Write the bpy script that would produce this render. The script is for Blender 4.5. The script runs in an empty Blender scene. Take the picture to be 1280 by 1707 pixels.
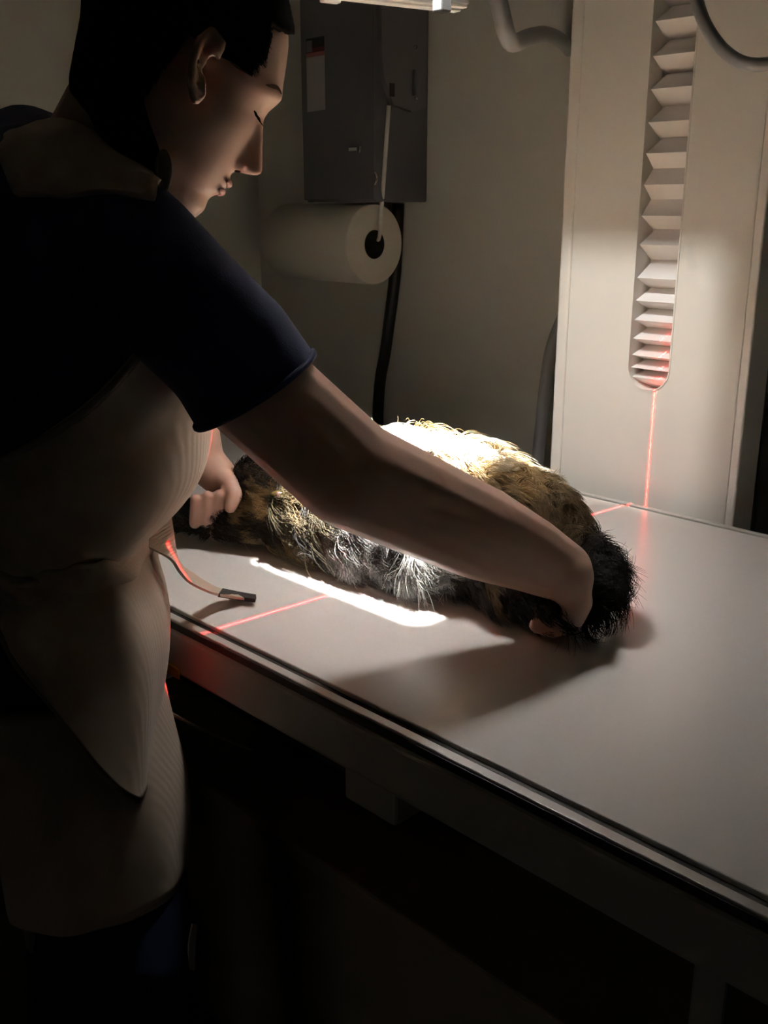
import bpy, bmesh, math, random
import numpy as np
from mathutils import Vector, Matrix, noise

random.seed(7); np.random.seed(7)
SC = bpy.context.scene
COL = SC.collection

# ------------------------------------------------------------------ camera
F = 1682.0
TH = math.radians(16.9); YAW = math.radians(44.5)
FH = np.array([-math.cos(YAW), math.sin(YAW), 0.0])
RT = np.array([math.sin(YAW), math.cos(YAW), 0.0])
ZZ = np.array([0, 0, 1.0])
FD = FH*math.cos(TH) - ZZ*math.sin(TH)
UP = FH*math.sin(TH) + ZZ*math.cos(TH)
EYE = np.array([0, 0, 1.306])
cam = bpy.data.cameras.new('camera'); camo = bpy.data.objects.new('camera', cam); COL.objects.link(camo)
cam.sensor_fit = 'HORIZONTAL'; cam.sensor_width = 36.0; cam.lens = F/1280*36.0
cam.clip_start = 0.02; cam.clip_end = 50
camo.matrix_world = Matrix(((RT[0], UP[0], -FD[0], EYE[0]), (RT[1], UP[1], -FD[1], EYE[1]), (RT[2], UP[2], -FD[2], EYE[2]), (0, 0, 0, 1)))
SC.camera = camo

def at(px, py, d):           # a point seen at a pixel of the 1280x1707 photo, at depth d along the view axis
    return EYE + (FD + RT*(px-640)/F - UP*(py-853.5)/F)*d
def atz(px, py, z):
    r = FD + RT*(px-640)/F - UP*(py-853.5)/F
    return EYE + r*((z-EYE[2])/r[2])

# ------------------------------------------------------------------ world, exposure
w = bpy.data.worlds.new('world'); SC.world = w; w.use_nodes = True
w.node_tree.nodes['Background'].inputs[0].default_value = (0.9, 0.95, 1, 1)
w.node_tree.nodes['Background'].inputs[1].default_value = 0.0
SC.view_settings.view_transform = 'Standard'; SC.view_settings.look = 'None'
SC.view_settings.gamma = 1.0; SC.view_settings.use_curve_mapping = False
SC.view_settings.exposure = 0.0
SC.cycles.use_denoising = True
SC.cycles.max_bounces = 10; SC.cycles.diffuse_bounces = 6; SC.cycles.glossy_bounces = 4
SC.cycles.sample_clamp_indirect = 80.0
SC.cycles.caustics_reflective = False

# ------------------------------------------------------------------ lights (the lamps of the X-ray machine and an added fill)
FIELD = np.array([-0.881, 0.921]); TABLE_Z = 0.85
LAMP_Z = 1.75; PLATE_Z = 1.56
FIELD_W = 1450.0       # collimator field lamp, W
GLOW_W = 1.6          # light scattered out of the collimator's plastic exit window
FILL_W = 0.065
DIMMER_T = 0.012      # smoked pane added over the leak slot to dim the column patch
LASER_W = 850.0
def field_lamp():
    l = bpy.data.lights.new('collimator_lamp', 'SPOT'); l.energy = FIELD_W; l.shadow_soft_size = 0.006
    l.spot_size = math.radians(140); l.spot_blend = 0.05; l.color = (1.0, 0.985, 0.96)
    o = bpy.data.objects.new('collimator_lamp', l); COL.objects.link(o); o.location = (FIELD[0], FIELD[1], LAMP_Z)
    return o
field_lamp()
def window_glow():
    l = bpy.data.lights.new('exit_window_glow', 'AREA'); l.energy = GLOW_W; l.shape = 'SQUARE'; l.size = 0.10; l.spread = math.radians(108); l.color = (1.0, 0.96, 0.91)
    o = bpy.data.objects.new('exit_window_glow', l); COL.objects.link(o); o.location = (FIELD[0], FIELD[1], PLATE_Z-.012)
window_glow()
def low_fill_light():          # a faint fill added low behind the camera to lift the table base
    l = bpy.data.lights.new('low_fill_light', 'AREA'); l.energy = FILL_W; l.shape = 'RECTANGLE'; l.size = 0.6; l.size_y = 0.4; l.spread = math.radians(75); l.color = (1.0, 0.93, 0.8)
    o = bpy.data.objects.new('low_fill_light', l); COL.objects.link(o); o.location = (-.1, -1.25, .25)
    o.rotation_euler = (Vector((-.45, .75, .35))-Vector(o.location)).to_track_quat('-Z', 'Y').to_euler()
low_fill_light()
LASER_POS = np.array([-0.8575, 0.935, 1.515]); LASER_N = (0.99783, -0.06584, 0.0)
def laser_lamp():
    l = bpy.data.lights.new('laser_lamp', 'SPOT'); l.energy = LASER_W; l.shadow_soft_size = 0.0005
    l.spot_size = math.radians(104); l.spot_blend = 0.1; l.color = (1, 1, 1)
    l.use_nodes = True
    nt = l.node_tree; N = nt.nodes; L = nt.links
    em = [n for n in N if n.type == 'EMISSION'][0]
    geo = N.new('ShaderNodeNewGeometry')
    dot = N.new('ShaderNodeVectorMath'); dot.operation = 'DOT_PRODUCT'; dot.inputs[1].default_value = LASER_N
    L.new(geo.outputs['Incoming'], dot.inputs[0])
    def gauss(sig, amp):
        m = N.new('ShaderNodeMath'); m.operation = 'DIVIDE'; m.inputs[1].default_value = sig; L.new(dot.outputs['Value'], m.inputs[0])
        q = N.new('ShaderNodeMath'); q.operation = 'MULTIPLY'; L.new(m.outputs[0], q.inputs[0]); L.new(m.outputs[0], q.inputs[1])
        n = N.new('ShaderNodeMath'); n.operation = 'MULTIPLY'; n.inputs[1].default_value = -1; L.new(q.outputs[0], n.inputs[0])
        e = N.new('ShaderNodeMath'); e.operation = 'EXPONENT'; L.new(n.outputs[0], e.inputs[0])
        s = N.new('ShaderNodeMath'); s.operation = 'MULTIPLY'; s.inputs[1].default_value = amp; L.new(e.outputs[0], s.inputs[0])
        return s
    a = gauss(0.0013, 1.0); b = gauss(0.0042, 0.05)
    ad = N.new('ShaderNodeMath'); ad.operation = 'ADD'; L.new(a.outputs[0], ad.inputs[0]); L.new(b.outputs[0], ad.inputs[1])
    em.inputs['Color'].default_value = (1.0, 0.022, 0.016, 1)
    L.new(ad.outputs[0], em.inputs['Strength'])
    o = bpy.data.objects.new('laser_lamp', l); COL.objects.link(o); o.location = LASER_POS
    return o
laser_lamp()

# ------------------------------------------------------------------ materials
def mat(name, col, rough=0.6, spec=0.5, metal=0.0, bump=0.0, bscale=200.0, var=0.0, vscale=6.0, sheen=0.0, sss=0.0, coat=0.0):
    m = bpy.data.materials.new(name); m.use_nodes = True
    nt = m.node_tree; N = nt.nodes; L = nt.links; p = N['Principled BSDF']
    p.inputs['Base Color'].default_value = (*col, 1); p.inputs['Roughness'].default_value = rough
    p.inputs['Specular IOR Level'].default_value = spec; p.inputs['Metallic'].default_value = metal
    p.inputs['Sheen Weight'].default_value = sheen; p.inputs['Coat Weight'].default_value = coat
    if sss: p.inputs['Subsurface Weight'].default_value = sss; p.inputs['Subsurface Radius'].default_value = (0.01, 0.004, 0.002); p.inputs['Subsurface Scale'].default_value = 0.5
    tc = N.new('ShaderNodeTexCoord')
    if bump:
        n = N.new('ShaderNodeTexNoise'); n.inputs['Scale'].default_value = bscale; n.inputs['Detail'].default_value = 3
        L.new(tc.outputs['Object'], n.inputs['Vector'])
        b = N.new('ShaderNodeBump'); b.inputs['Strength'].default_value = bump; b.inputs['Distance'].default_value = 0.002
        L.new(n.outputs['Fac'], b.inputs['Height']); L.new(b.outputs['Normal'], p.inputs['Normal'])
    if var:
        n = N.new('ShaderNodeTexNoise'); n.inputs['Scale'].default_value = vscale; n.inputs['Detail'].default_value = 4
        L.new(tc.outputs['Object'], n.inputs['Vector'])
        r = N.new('ShaderNodeMix'); r.data_type = 'RGBA'
        r.inputs['A'].default_value = (*[c*(1-var) for c in col], 1); r.inputs['B'].default_value = (*[min(1, c*(1+var)) for c in col], 1)
        L.new(n.outputs['Fac'], r.inputs['Factor']); L.new(r.outputs['Result'], p.inputs['Base Color'])
    return m
M = {}
M['wall'] = mat('wall_paint', (0.74, 0.73, 0.68), 0.7, 0.3, bump=0.08, bscale=140, var=0.04, vscale=2)
M['ceiling'] = mat('ceiling_paint', (0.6, 0.58, 0.54), 0.9, 0.2, bump=0.1)
M['dark_wall'] = mat('darkened_wall', (0.05, 0.045, 0.04), 0.6, 0.3)  # unseen walls darkened to cut bounce onto the person
M['floor'] = mat('vinyl_floor', (0.10, 0.09, 0.08), 0.55, var=0.15, vscale=9)
M['laminate'] = mat('table_laminate', (0.72, 0.69, 0.66), 0.24, 0.5, var=0.02, vscale=4)
M['rail'] = mat('rail_aluminium', (0.6, 0.58, 0.55), 0.35, 0.5, metal=0.35)
M['black_trim'] = mat('black_rubber_trim', (0.012, 0.01, 0.008), 0.5)
M['frame'] = mat('frame_enamel', (0.42, 0.41, 0.38), 0.45, 0.4, bump=0.05)
M['base'] = mat('cabinet_enamel', (0.33, 0.29, 0.21), 0.55, 0.3, var=0.06)
M['dark'] = mat('dark_plastic', (0.02, 0.02, 0.02), 0.5)
M['yellow'] = mat('yellow_tape', (0.75, 0.62, 0.03), 0.5)
M['wire'] = mat('steel_wire', (0.5, 0.48, 0.42), 0.3, metal=0.8)
M['enamel'] = mat('column_enamel', (0.78, 0.75, 0.70), 0.38, 0.45, bump=0.03, bscale=300, var=0.015)
M['bellows'] = mat('bellows_vinyl', (0.84, 0.80, 0.79), 0.45, 0.4)
M['mast'] = mat('mast_steel', (0.12, 0.12, 0.12), 0.5)
M['box'] = mat('grey_box_enamel', (0.12, 0.12, 0.13), 0.42, 0.5, var=0.05)
M['box2'] = mat('grey_switch_enamel', (0.15, 0.147, 0.155), 0.4, 0.5)
M['chrome'] = mat('bright_latch', (0.8, 0.8, 0.8), 0.15, metal=1)
M['paper'] = mat('paper_towel', (0.72, 0.68, 0.6), 0.9, 0.2, bump=0.3, bscale=250)
M['core'] = mat('core_cardboard', (0.03, 0.025, 0.02), 0.9)
M['cord'] = mat('white_cord', (0.75, 0.73, 0.68), 0.6)
M['hose'] = mat('grey_hose', (0.3, 0.3, 0.31), 0.35, 0.6)
M['cable'] = mat('black_cable', (0.012, 0.012, 0.012), 0.4)
M['white_plastic'] = mat('collimator_white', (0.82, 0.8, 0.77), 0.35, 0.5)
M['groove'] = mat('rail_groove_grey', (0.42, 0.41, 0.42), 0.5)
M['skin'] = mat('skin', (0.56, 0.35, 0.265), 0.5, 0.4, bump=0.06, bscale=400, var=0.05, vscale=30, sss=0.12)
M['lips'] = mat('lip_skin', (0.55, 0.25, 0.22), 0.4, 0.5)
M['nostril'] = mat('nostril_dark', (0.05, 0.012, 0.01), 0.8)
M['hair'] = mat('black_hair', (0.008, 0.006, 0.005), 0.9, 0.04, bump=0.5, bscale=90)
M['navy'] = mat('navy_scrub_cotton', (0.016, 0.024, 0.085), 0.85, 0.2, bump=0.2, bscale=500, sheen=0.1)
M['collar'] = mat('black_collar_vinyl', (0.012, 0.012, 0.011), 0.6, 0.3)
M['velcro'] = mat('grey_velcro', (0.35, 0.33, 0.28), 0.9, 0.1, bump=0.5, bscale=700)
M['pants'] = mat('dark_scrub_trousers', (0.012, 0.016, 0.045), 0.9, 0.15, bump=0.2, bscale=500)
M['strapend'] = mat('dark_velcro_tab', (0.03, 0.025, 0.022), 0.9)
M['pale'] = mat('pale_webbing', (0.55, 0.5, 0.46), 0.8)
M['lens'] = mat('lens_glass_dark', (0.03, 0.01, 0.01), 0.1)
def apron_mat():
    m = mat('lead_apron_tan', (0.44, 0.36, 0.28), 0.85, 0.15, sheen=0.15)
    nt = m.node_tree; N = nt.nodes; L = nt.links; p = N['Principled BSDF']
    tc = N.new('ShaderNodeTexCoord')
    wv = N.new('ShaderNodeTexWave'); wv.inputs['Scale'].default_value = 62; wv.inputs['Distortion'].default_value = 1.0; wv.bands_direction = 'X'
    L.new(tc.outputs['Object'], wv.inputs['Vector'])
    b = N.new('ShaderNodeBump'); b.inputs['Strength'].default_value = 0.4; b.inputs['Distance'].default_value = 0.0006
    L.new(wv.outputs['Fac'], b.inputs['Height']); L.new(b.outputs['Normal'], p.inputs['Normal'])
    return m
M['apron'] = apron_mat()
M['binding'] = mat('apron_binding', (.24, .19, .15), .9, .1)
def label_mat():
    # a printed sticker: a black band with a warning mark, a red band, then grey lines of small print
    m = bpy.data.materials.new('sticker_print'); m.use_nodes = True
    nt = m.node_tree; N = nt.nodes; L = nt.links; p = N['Principled BSDF']; p.inputs['Roughness'].default_value = 0.6
    tc = N.new('ShaderNodeTexCoord'); sp = N.new('ShaderNodeSeparateXYZ'); L.new(tc.outputs['UV'], sp.inputs[0])
    cr = N.new('ShaderNodeValToRGB'); cr.color_ramp.interpolation = 'CONSTANT'
    e = cr.color_ramp.elements; e[0].position = 0; e[0].color = (0.4, 0.38, 0.38, 1); e[1].position = 0.74; e[1].color = (0.36, 0.13, 0.13, 1)
    q = e.new(0.80); q.color = (0.1, 0.012, 0.012, 1); q = e.new(0.86); q.color = (0.012, 0.012, 0.012, 1)
    L.new(sp.outputs['Y'], cr.inputs[0])
    br = N.new('ShaderNodeTexBrick'); br.inputs['Scale'].default_value = 14; br.inputs['Color1'].default_value = (0.8, 0.8, 0.8, 1); br.inputs['Color2'].default_value = (1, 1, 1, 1); br.inputs['Mortar'].default_value = (1.1, 1.1, 1.1, 1)
    br.inputs['Mortar Size'].default_value = 0.06; L.new(tc.outputs['UV'], br.inputs['Vector'])
    mx = N.new('ShaderNodeMix'); mx.data_type = 'RGBA'; mx.blend_type = 'MULTIPLY'; mx.inputs['Factor'].default_value = 0.35
    L.new(cr.outputs['Color'], mx.inputs['A']); L.new(br.outputs['Color'], mx.inputs['B']); L.new(mx.outputs['Result'], p.inputs['Base Color'])
    return m
M['sticker'] = label_mat()

# ------------------------------------------------------------------ helpers
def link(name, me, m=None, parent=None, smooth=False):
    o = bpy.data.objects.new(name, me); COL.objects.link(o)
    if m is not None: me.materials.append(m)
    if parent is not None: o.parent = parent
    if smooth:
        for p in me.polygons: p.use_smooth = True
    return o
def tag(o, label=None, cat=None, group=None, kind=None):
    if label: o['label'] = label
    if cat: o['category'] = cat
    if group: o['group'] = group
    if kind: o['kind'] = kind
    return o
def thing(name, label, cat):
    o = bpy.data.objects.new(name, None); COL.objects.link(o); o.empty_display_size = 0.1
    return tag(o, label, cat)
def from_bm(name, bm, m, parent=None, smooth=False):
    me = bpy.data.meshes.new(name); bmesh.ops.recalc_face_normals(bm, faces=bm.faces); bm.to_mesh(me); bm.free()
    return link(name, me, m, parent, smooth)
def box_bm(bm, lo, hi, bev=0.0, seg=2):
    lo = np.minimum(lo, hi), np.maximum(lo, hi); a, b = lo
    r = bmesh.ops.create_cube(bm, size=1.0)
    vs = r['verts']
    for v in vs:
        v.co = Vector([(a[i]+b[i])/2 + v.co[i]*(b[i]-a[i]) for i in range(3)])
    if bev:
        es = list({e for v in vs for e in v.link_edges})
        bmesh.ops.bevel(bm, geom=es, offset=bev, segments=seg, affect='EDGES', profile=0.5)
def box(name, lo, hi, m, parent=None, bev=0.0, seg=2):
    bm = bmesh.new(); box_bm(bm, lo, hi, bev, seg)
    return from_bm(name, bm, m, parent)
def catmull(pts, n):
    P = np.array(pts, float); P = np.vstack([2*P[0]-P[1], P, 2*P[-1]-P[-2]])
    out = []
    for i in range(1, len(P)-2):
        for k in range(n):
            t = k/n
            out.append(0.5*((2*P[i]) + (-P[i-1]+P[i+1])*t + (2*P[i-1]-5*P[i]+4*P[i+1]-P[i+2])*t*t + (-P[i-1]+3*P[i]-3*P[i+1]+P[i+2])*t**3))
    out.append(P[-2]); return np.array(out)
def tube_bm(bm, pts, rad, seg=12, caps=True, n=1):
    pts = np.array([np.array(p, float) for p in pts])
    rr = np.array(rad if hasattr(rad, '__len__') else [rad]*len(pts), float)
    if n > 1:
        q = catmull(np.hstack([pts, rr[:, None]]), n); pts, rr = q[:, :3], q[:, 3]
    T = np.gradient(pts, axis=0); T /= np.linalg.norm(T, axis=1)[:, None]
    u = np.cross(T[0], [0.3, 0.2, 0.93]); u /= np.linalg.norm(u)
    rings = []
    for i in range(len(pts)):
        u = u - T[i]*(u@T[i]); u /= np.linalg.norm(u); v = np.cross(T[i], u)
        rings.append([bm.verts.new(pts[i] + rr[i]*(u*math.cos(a)+v*math.sin(a))) for a in np.linspace(0, 2*math.pi, seg, endpoint=False)])
    for a, b in zip(rings, rings[1:]):
        for k in range(seg): bm.faces.new((a[k], a[(k+1) % seg], b[(k+1) % seg], b[k]))
    if caps: bm.faces.new(rings[0][::-1]); bm.faces.new(rings[-1])
def tube(name, pts, rad, m, parent=None, seg=12, n=1, caps=True):
    bm = bmesh.new(); tube_bm(bm, pts, rad, seg, caps, n); return from_bm(name, bm, m, parent, True)
def capsule_bm(bm, a, b, ra, rb, seg=16):
    a = np.array(a, float); b = np.array(b, float); L = np.linalg.norm(b-a)
    for p, r in ((a, ra), (b, rb)):
        bmesh.ops.create_icosphere(bm, subdivisions=3 if r > 0.015 else 2, radius=r, matrix=Matrix.Translation(p))
    if L > 1e-5:
        d = (b-a)/L; s = (ra-rb)/L; s = max(-0.95, min(0.95, s)); c = math.sqrt(1-s*s)
        tube_bm(bm, [a+d*ra*s, b+d*rb*s], [ra*c, rb*c], seg)
def chain_bm(bm, pts, rr):
    for i in range(len(pts)-1): capsule_bm(bm, pts[i], pts[i+1], rr[i], rr[i+1])
def ell_bm(bm, c, axes, radii, sub=3):
    Mx = Matrix([[axes[j][i]*radii[j] for j in range(3)] + [c[i]] for i in range(3)] + [[0, 0, 0, 1]])
    bmesh.ops.create_icosphere(bm, subdivisions=sub, radius=1.0, matrix=Mx)
def loft_bm(bm, rings, caps=True, closed=True):
    R = [[bm.verts.new(p) for p in r] for r in rings]; n = len(R[0])
    for a, b in zip(R, R[1:]):
        for k in range(n if closed else n-1): bm.faces.new((a[k], a[(k+1) % n], b[(k+1) % n], b[k]))
    if caps and closed: bm.faces.new(R[0][::-1]); bm.faces.new(R[-1])
def fuse(name, bm, voxel, m, parent=None, smooth_it=6):
    """one continuous surface out of overlapping closed volumes"""
    bmesh.ops.recalc_face_normals(bm, faces=bm.faces)
    me = bpy.data.meshes.new('src'); bm.to_mesh(me); bm.free()
    o = bpy.data.objects.new('src', me); COL.objects.link(o)
    r = o.modifiers.new('r', 'REMESH'); r.mode = 'VOXEL'; r.voxel_size = voxel; r.use_smooth_shade = True
    if smooth_it:
        s = o.modifiers.new('s', 'SMOOTH'); s.iterations = smooth_it; s.factor = 0.5
    dg = bpy.context.evaluated_depsgraph_get(); ev = o.evaluated_get(dg)
    me2 = bpy.data.meshes.new_from_object(ev, depsgraph=dg); me2.name = name
    bpy.data.objects.remove(o); bpy.data.meshes.remove(me)
    me2.materials.clear()
    return link(name, me2, m, parent, True)
def ribbon(name, left, right, thick, m, parent=None, n=6):
    """a strap: two edge curves, given thickness"""
    A = catmull(left, n); B = catmull(right, n)
    bm = bmesh.new()
    mid = (A+B)/2; T = np.gradient(mid, axis=0); Wd = B-A; Nn = np.cross(T, Wd); Nn /= np.linalg.norm(Nn, axis=1)[:, None]
    rings = [[A[i]+Nn[i]*thick/2, B[i]+Nn[i]*thick/2, B[i]-Nn[i]*thick/2, A[i]-Nn[i]*thick/2] for i in range(len(A))]
    loft_bm(bm, rings)
    return from_bm(name, bm, m, parent, False)

# ------------------------------------------------------------------ room
XL, XR, YB, YF, ZC = -2.145, 1.3, 1.66, -1.4, 2.55
def slab(name, lo, hi, m): return tag(box(name, lo, hi, m), kind='structure')
slab('floor', (XL-.1, YF-.1, -.1), (XR+.1, YB+.1, 0), M['floor'])
slab('ceiling', (XL-.1, YF-.1, ZC), (XR+.1, YB+.1, ZC+.1), M['ceiling'])
slab('wall_back', (XL-.1, YB, 0), (XR+.1, YB+.1, ZC), M['wall'])
slab('wall_left', (XL-.1, YF-.1, 0), (XL, YB, ZC), M['wall'])
slab('wall_right', (XR, YF-.1, 0), (XR+.1, YB, ZC), M['dark_wall'])
slab('wall_front', (XL, YF-.1, 0), (XR, YF, ZC), M['dark_wall'])
slab('baseboard_back', (XL+.012, YB-.012, 0), (XR, YB, .1), M['dark'])
slab('baseboard_left', (XL, YF, 0), (XL+.012, YB, .1), M['dark'])

# ------------------------------------------------------------------ X-ray table
TX0, TX1, TY0, TY1 = -1.86, 0.36, 0.602, 1.351
tb = thing('xray_table', 'long pale laminate X-ray table with black grooves along its metal edge rails', 'table')
bm = bmesh.new(); box_bm(bm, (TX0, TY0, .826), (TX1, TY1, .85), .0015); from_bm('table_top', bm, M['laminate'], tb)
for s, y in ((1, TY0), (-1, TY1)):
    box('edge_trim', (TX0, y-s*.010, .8392), (TX1, y-s*.0002, .8455), M['black_trim'], tb)
    box('edge_rail', (TX0, y-s*.021, .8405), (TX1, y-s*.0102, .8495), M['rail'], tb, .0012)
for s, y in ((1, TY0), (-1, TY1)):
    # black lip of the rail, then the enamel side beam under it
    box('rail_lip', (TX0, y-s*.0225, .8385), (TX1, y-s*.0212, .8468), M['black_trim'], tb)
    bm = bmesh.new(); box_bm(bm, (TX0, y-s*.0245, .782), (TX1, y-s*.0004, .8383), .006, 3); from_bm('side_beam', bm, M['frame'], tb)
    box('inner_beam', (TX0, y+s*.0002, .785), (TX1, y+s*.03, .8255), M['frame'], tb)
for x in (TX0+.01, TX1-.06):
    box('end_beam', (x, TY0+.031, .785), (x+.05, TY1-.031, .8238), M['frame'], tb, .005)
box('under_tray', (-1.25, .66, .70), (-.735, 1.28, .78), M['dark'], tb, .004)
box('tray_bracket', (-.735, .66, .672), (-.655, .74, .785), M['frame'], tb, .004)
for x, y in ((-.262, .605), (-.262, 1.33), (-1.55, .63), (-1.55, 1.31)):
    box('leg', (x-.013, y-.02, 0), (x+.013, y+.02, .80), M['frame'], tb, .003)
tube('tray_handle', [at(420, 1250, 1.17), at(345, 1220, 1.135), at(300, 1197, 1.125), at(266, 1179, 1.12), at(254, 1169, 1.125), at(266, 1162, 1.14), at(300, 1161, 1.17), at(360, 1160, 1.25)], .0022, M['wire'], tb, 8, 5)
box('caution_tape', (-1.03, .5755, .7795), (-.925, .5772, .7925), M['yellow'], tb)
# base cabinet of the table: a pedestal with an overhanging top and a set-back plinth
bm = bmesh.new(); box_bm(bm, (-1.35, .70, .10), (-.30, 1.28, .505), .006); from_bm('pedestal', bm, M['base'], tb)
box('pedestal_top', (-1.38, .69, .5055), (-.27, 1.30, .533), M['base'], tb, .006, 3)
box('plinth', (-1.33, .74, 0), (-.33, 1.24, .0995), M['dark'], tb)
box('lift_post', (-1.15, .85, .5335), (-.65, 1.15, .699), M['dark'], tb, .01)

# ------------------------------------------------------------------ tube column with bellows
cl = thing('tube_column', 'tall off-white enamel column panel with a rounded slot standing behind the table', 'column')
CX0, CX1, CY, CT, CZ = -1.018, -.674, 1.41, .062, 2.5
SX0, SX1 = -.877, -.8035    # slot
SZ = 1.062; SR = (SX1-SX0)/2; SCX = (SX0+SX1)/2
def column_panel():
    bm = bmesh.new()
    zt, zb = CZ, .12
    ax = np.linspace(math.pi, 2*math.pi, 21)
    xl, xr = CX0+.0215, CX1-.0155
    edge = [(SX0, zt)] + [(SCX+SR*math.cos(a), SZ+SR*math.sin(a)) for a in ax] + [(SX1, zt)]
    outer = [(xl, zt)] + [(xl, SZ)] + [(xl+(xr-xl)*k/18, zb) for k in range(19)] + [(xr, SZ)] + [(xr, zt)]
    grid = []
    for y in (CY, CY+.004):
        grid.append(([bm.verts.new((x, y, z)) for x, z in edge], [bm.verts.new((x, y, z)) for x, z in outer]))
    for e_, o_ in grid:
        for k in range(len(e_)-1): bm.faces.new((e_[k], e_[k+1], o_[k+1], o_[k]))
    for k in range(len(edge)-1): bm.faces.new((grid[0][0][k], grid[0][0][k+1], grid[1][0][k+1], grid[1][0][k]))
    return from_bm('front_panel', bm, M['enamel'], cl)
column_panel()
box('side_flange', (CX0, CY-.004, .12), (CX0+.0212, CY+CT, CZ), M['enamel'], cl, .004, 3)
box('side_flange', (CX1-.0152, CY-.001, .12), (CX1, CY+CT, CZ), M['enamel'], cl, .003, 3)
# the slot's inner lip
bm = bmesh.new()
path = [(SX0, CZ)] + [(SCX+SR*math.cos(a), SZ+SR*math.sin(a)) for a in np.linspace(math.pi, 2*math.pi, 21)] + [(SX1, CZ)]
rings = []
for x, z in path:
    dx, dz = (x-SCX), min(0, z-SZ); L = math.hypot(dx, dz); nx, nz = dx/L, dz/L
    rings.append([(x+nx*.0015, CY-.0012, z+nz*.0015), (x-nx*.0008, CY-.0012, z-nz*.0008), (x-nx*.0008, CY+.055, z-nz*.0008), (x+nx*.0015, CY+.055, z+nz*.0015)])
loft_bm(bm, rings); from_bm('slot_lip', bm, M['enamel'], cl)
# bellows: pleats that open towards the top
ridges = [1.043, 1.058, 1.078, 1.104, 1.133, 1.163, 1.198, 1.248, 1.291, 1.336, 1.381, 1.425, 1.471, 1.516, 1.563, 1.607]
z = 1.607
while z < 2.45: z += .046; ridges.append(z)
prof = [(CY+.032, 1.026)]
for i, zr in enumerate(ridges):
    zn = ridges[i+1] if i+1 < len(ridges) else zr+.046
    prof.append((CY+.005, zr)); prof.append((CY+.040-(.016 if zr > 1.25 and zr < 1.37 else 0), zr+(zn-zr)*.53))
bm = bmesh.new()
R = []
for y, z in prof:
    k = .010*(1-(y-CY-.016)/.034)  # pleats fold inward at their ends
    t = (y-CY-.005)/.035; row = [(SX0+.0012, CY+.043, z), (SX0+.003+.006*t, y, z), (SX1-.003, y, z), (SX1-.0012, CY+.043, z)]
    R.append(row)
V = [[bm.verts.new(p) for p in r] for r in R]
for a, b in zip(V, V[1:]):
    for k in range(3): bm.faces.new((a[k], a[k+1], b[k+1], b[k]))
bo = from_bm('bellows', bm, M['bellows'], cl); sm = bo.modifiers.new('solid', 'SOLIDIFY'); sm.thickness = .0012
box('mast', (-.97, CY+CT+.002, 0), (-.74, YB-.04, CZ), M['mast'], cl)
box('floor_rail', (-1.5, CY+.02, 0), (-.2, CY+.06, .1), M['mast'], cl)

# ------------------------------------------------------------------ tube head with collimator (above the frame, over the field)
th = thing('xray_tube_head', 'white X-ray collimator head hanging over the table with railed underside', 'x-ray machine')
ang = math.radians(-14.5); ca, sa = math.cos(ang), math.sin(ang)
def rot(x, y, z): return (FIELD[0]+.012+ca*x-sa*y, FIELD[1]-.008+sa*x+ca*y, z)
def rbox(name, lo, hi, m, bev=.002):
    bm = bmesh.new(); box_bm(bm, lo, hi, bev)
    for v in bm.verts: v.co = Vector(rot(*v.co))
    return from_bm(name, bm, m, th)
APH = .146*(LAMP_Z-PLATE_Z)/(LAMP_Z-TABLE_Z)
HW = .135; ap = .0336*(LAMP_Z-PLATE_Z)/.19
HWI = HW-.012
for lo, hi in (((-HW, -HW), (HW, -HWI)), ((-HW, -HWI), (-HWI, HWI)), ((HWI, -HWI), (HW, HWI))):
    rbox('housing_panel', (*lo, 1.556), (*hi, 1.80), M['white_plastic'], .003)
for lo, hi in (((-HW, 1.556), (-.09, 1.80)), ((.07, 1.556), (HW, 1.80)), ((-.09, 1.66), (.07, 1.80))):
    rbox('rear_panel', (lo[0], HWI, lo[1]), (hi[0], HW, hi[1]), M['white_plastic'], .0)
# unseen baffle added behind the lamp; its slot shapes the column's bright patch
FY = FIELD[1]+.085; sx0, sx1, sz0, sz1 = FIELD[0]-.029, FIELD[0]+.0267, 1.5625, LAMP_Z-.513*.085/.489
for lo, hi in (((-.0995, 1.561), (sx0-FIELD[0], 1.795)), ((sx1-FIELD[0], 1.561), (.0995, 1.795)), ((sx0-FIELD[0], sz1), (sx1-FIELD[0], 1.795)), ((sx0-FIELD[0], 1.561), (sx1-FIELD[0], sz0))):
    box('leak_baffle', (FIELD[0]+lo[0], FY, lo[1]), (FIELD[0]+hi[0], FY+.001, hi[1]), M['dark'], th)
M['dimmer'] = bpy.data.materials.new('dimmer_pane'); M['dimmer'].use_nodes = True  # made-up pane that weakens the leak onto the column
_nt = M['dimmer'].node_tree; _nt.nodes.remove(_nt.nodes['Principled BSDF']); _t = _nt.nodes.new('ShaderNodeBsdfTransparent'); _t.inputs[0].default_value = (DIMMER_T, DIMMER_T*1.02, DIMMER_T*1.0, 1)
_nt.links.new(_t.outputs[0], _nt.nodes['Material Output'].inputs[0])
bm = bmesh.new(); bm.faces.new([bm.verts.new((x, FY+.0015, z)) for x, z in ((sx0-.002, sz0-.002), (sx1+.002, sz0-.002), (sx1+.002, sz1+.002), (sx0-.002, sz1+.002))]); from_bm('leak_dimmer', bm, M['dimmer'], th)
for lo, hi in (((-.1, -.1), (.1, -.099)), ((-.1, -.0989), (-.099, .0849)), ((.099, -.0989), (.1, .0849))):
    box('light_trap_liner', (FIELD[0]+lo[0], FIELD[1]+lo[1], 1.5625), (FIELD[0]+hi[0], FIELD[1]+hi[1], 1.795), M['dark'], th)  # unseen dark liner added to keep stray light off the column
bm = bmesh.new(); k_ = .985*(LAMP_Z-1.5615)/(LAMP_Z-PLATE_Z)+.02
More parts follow.
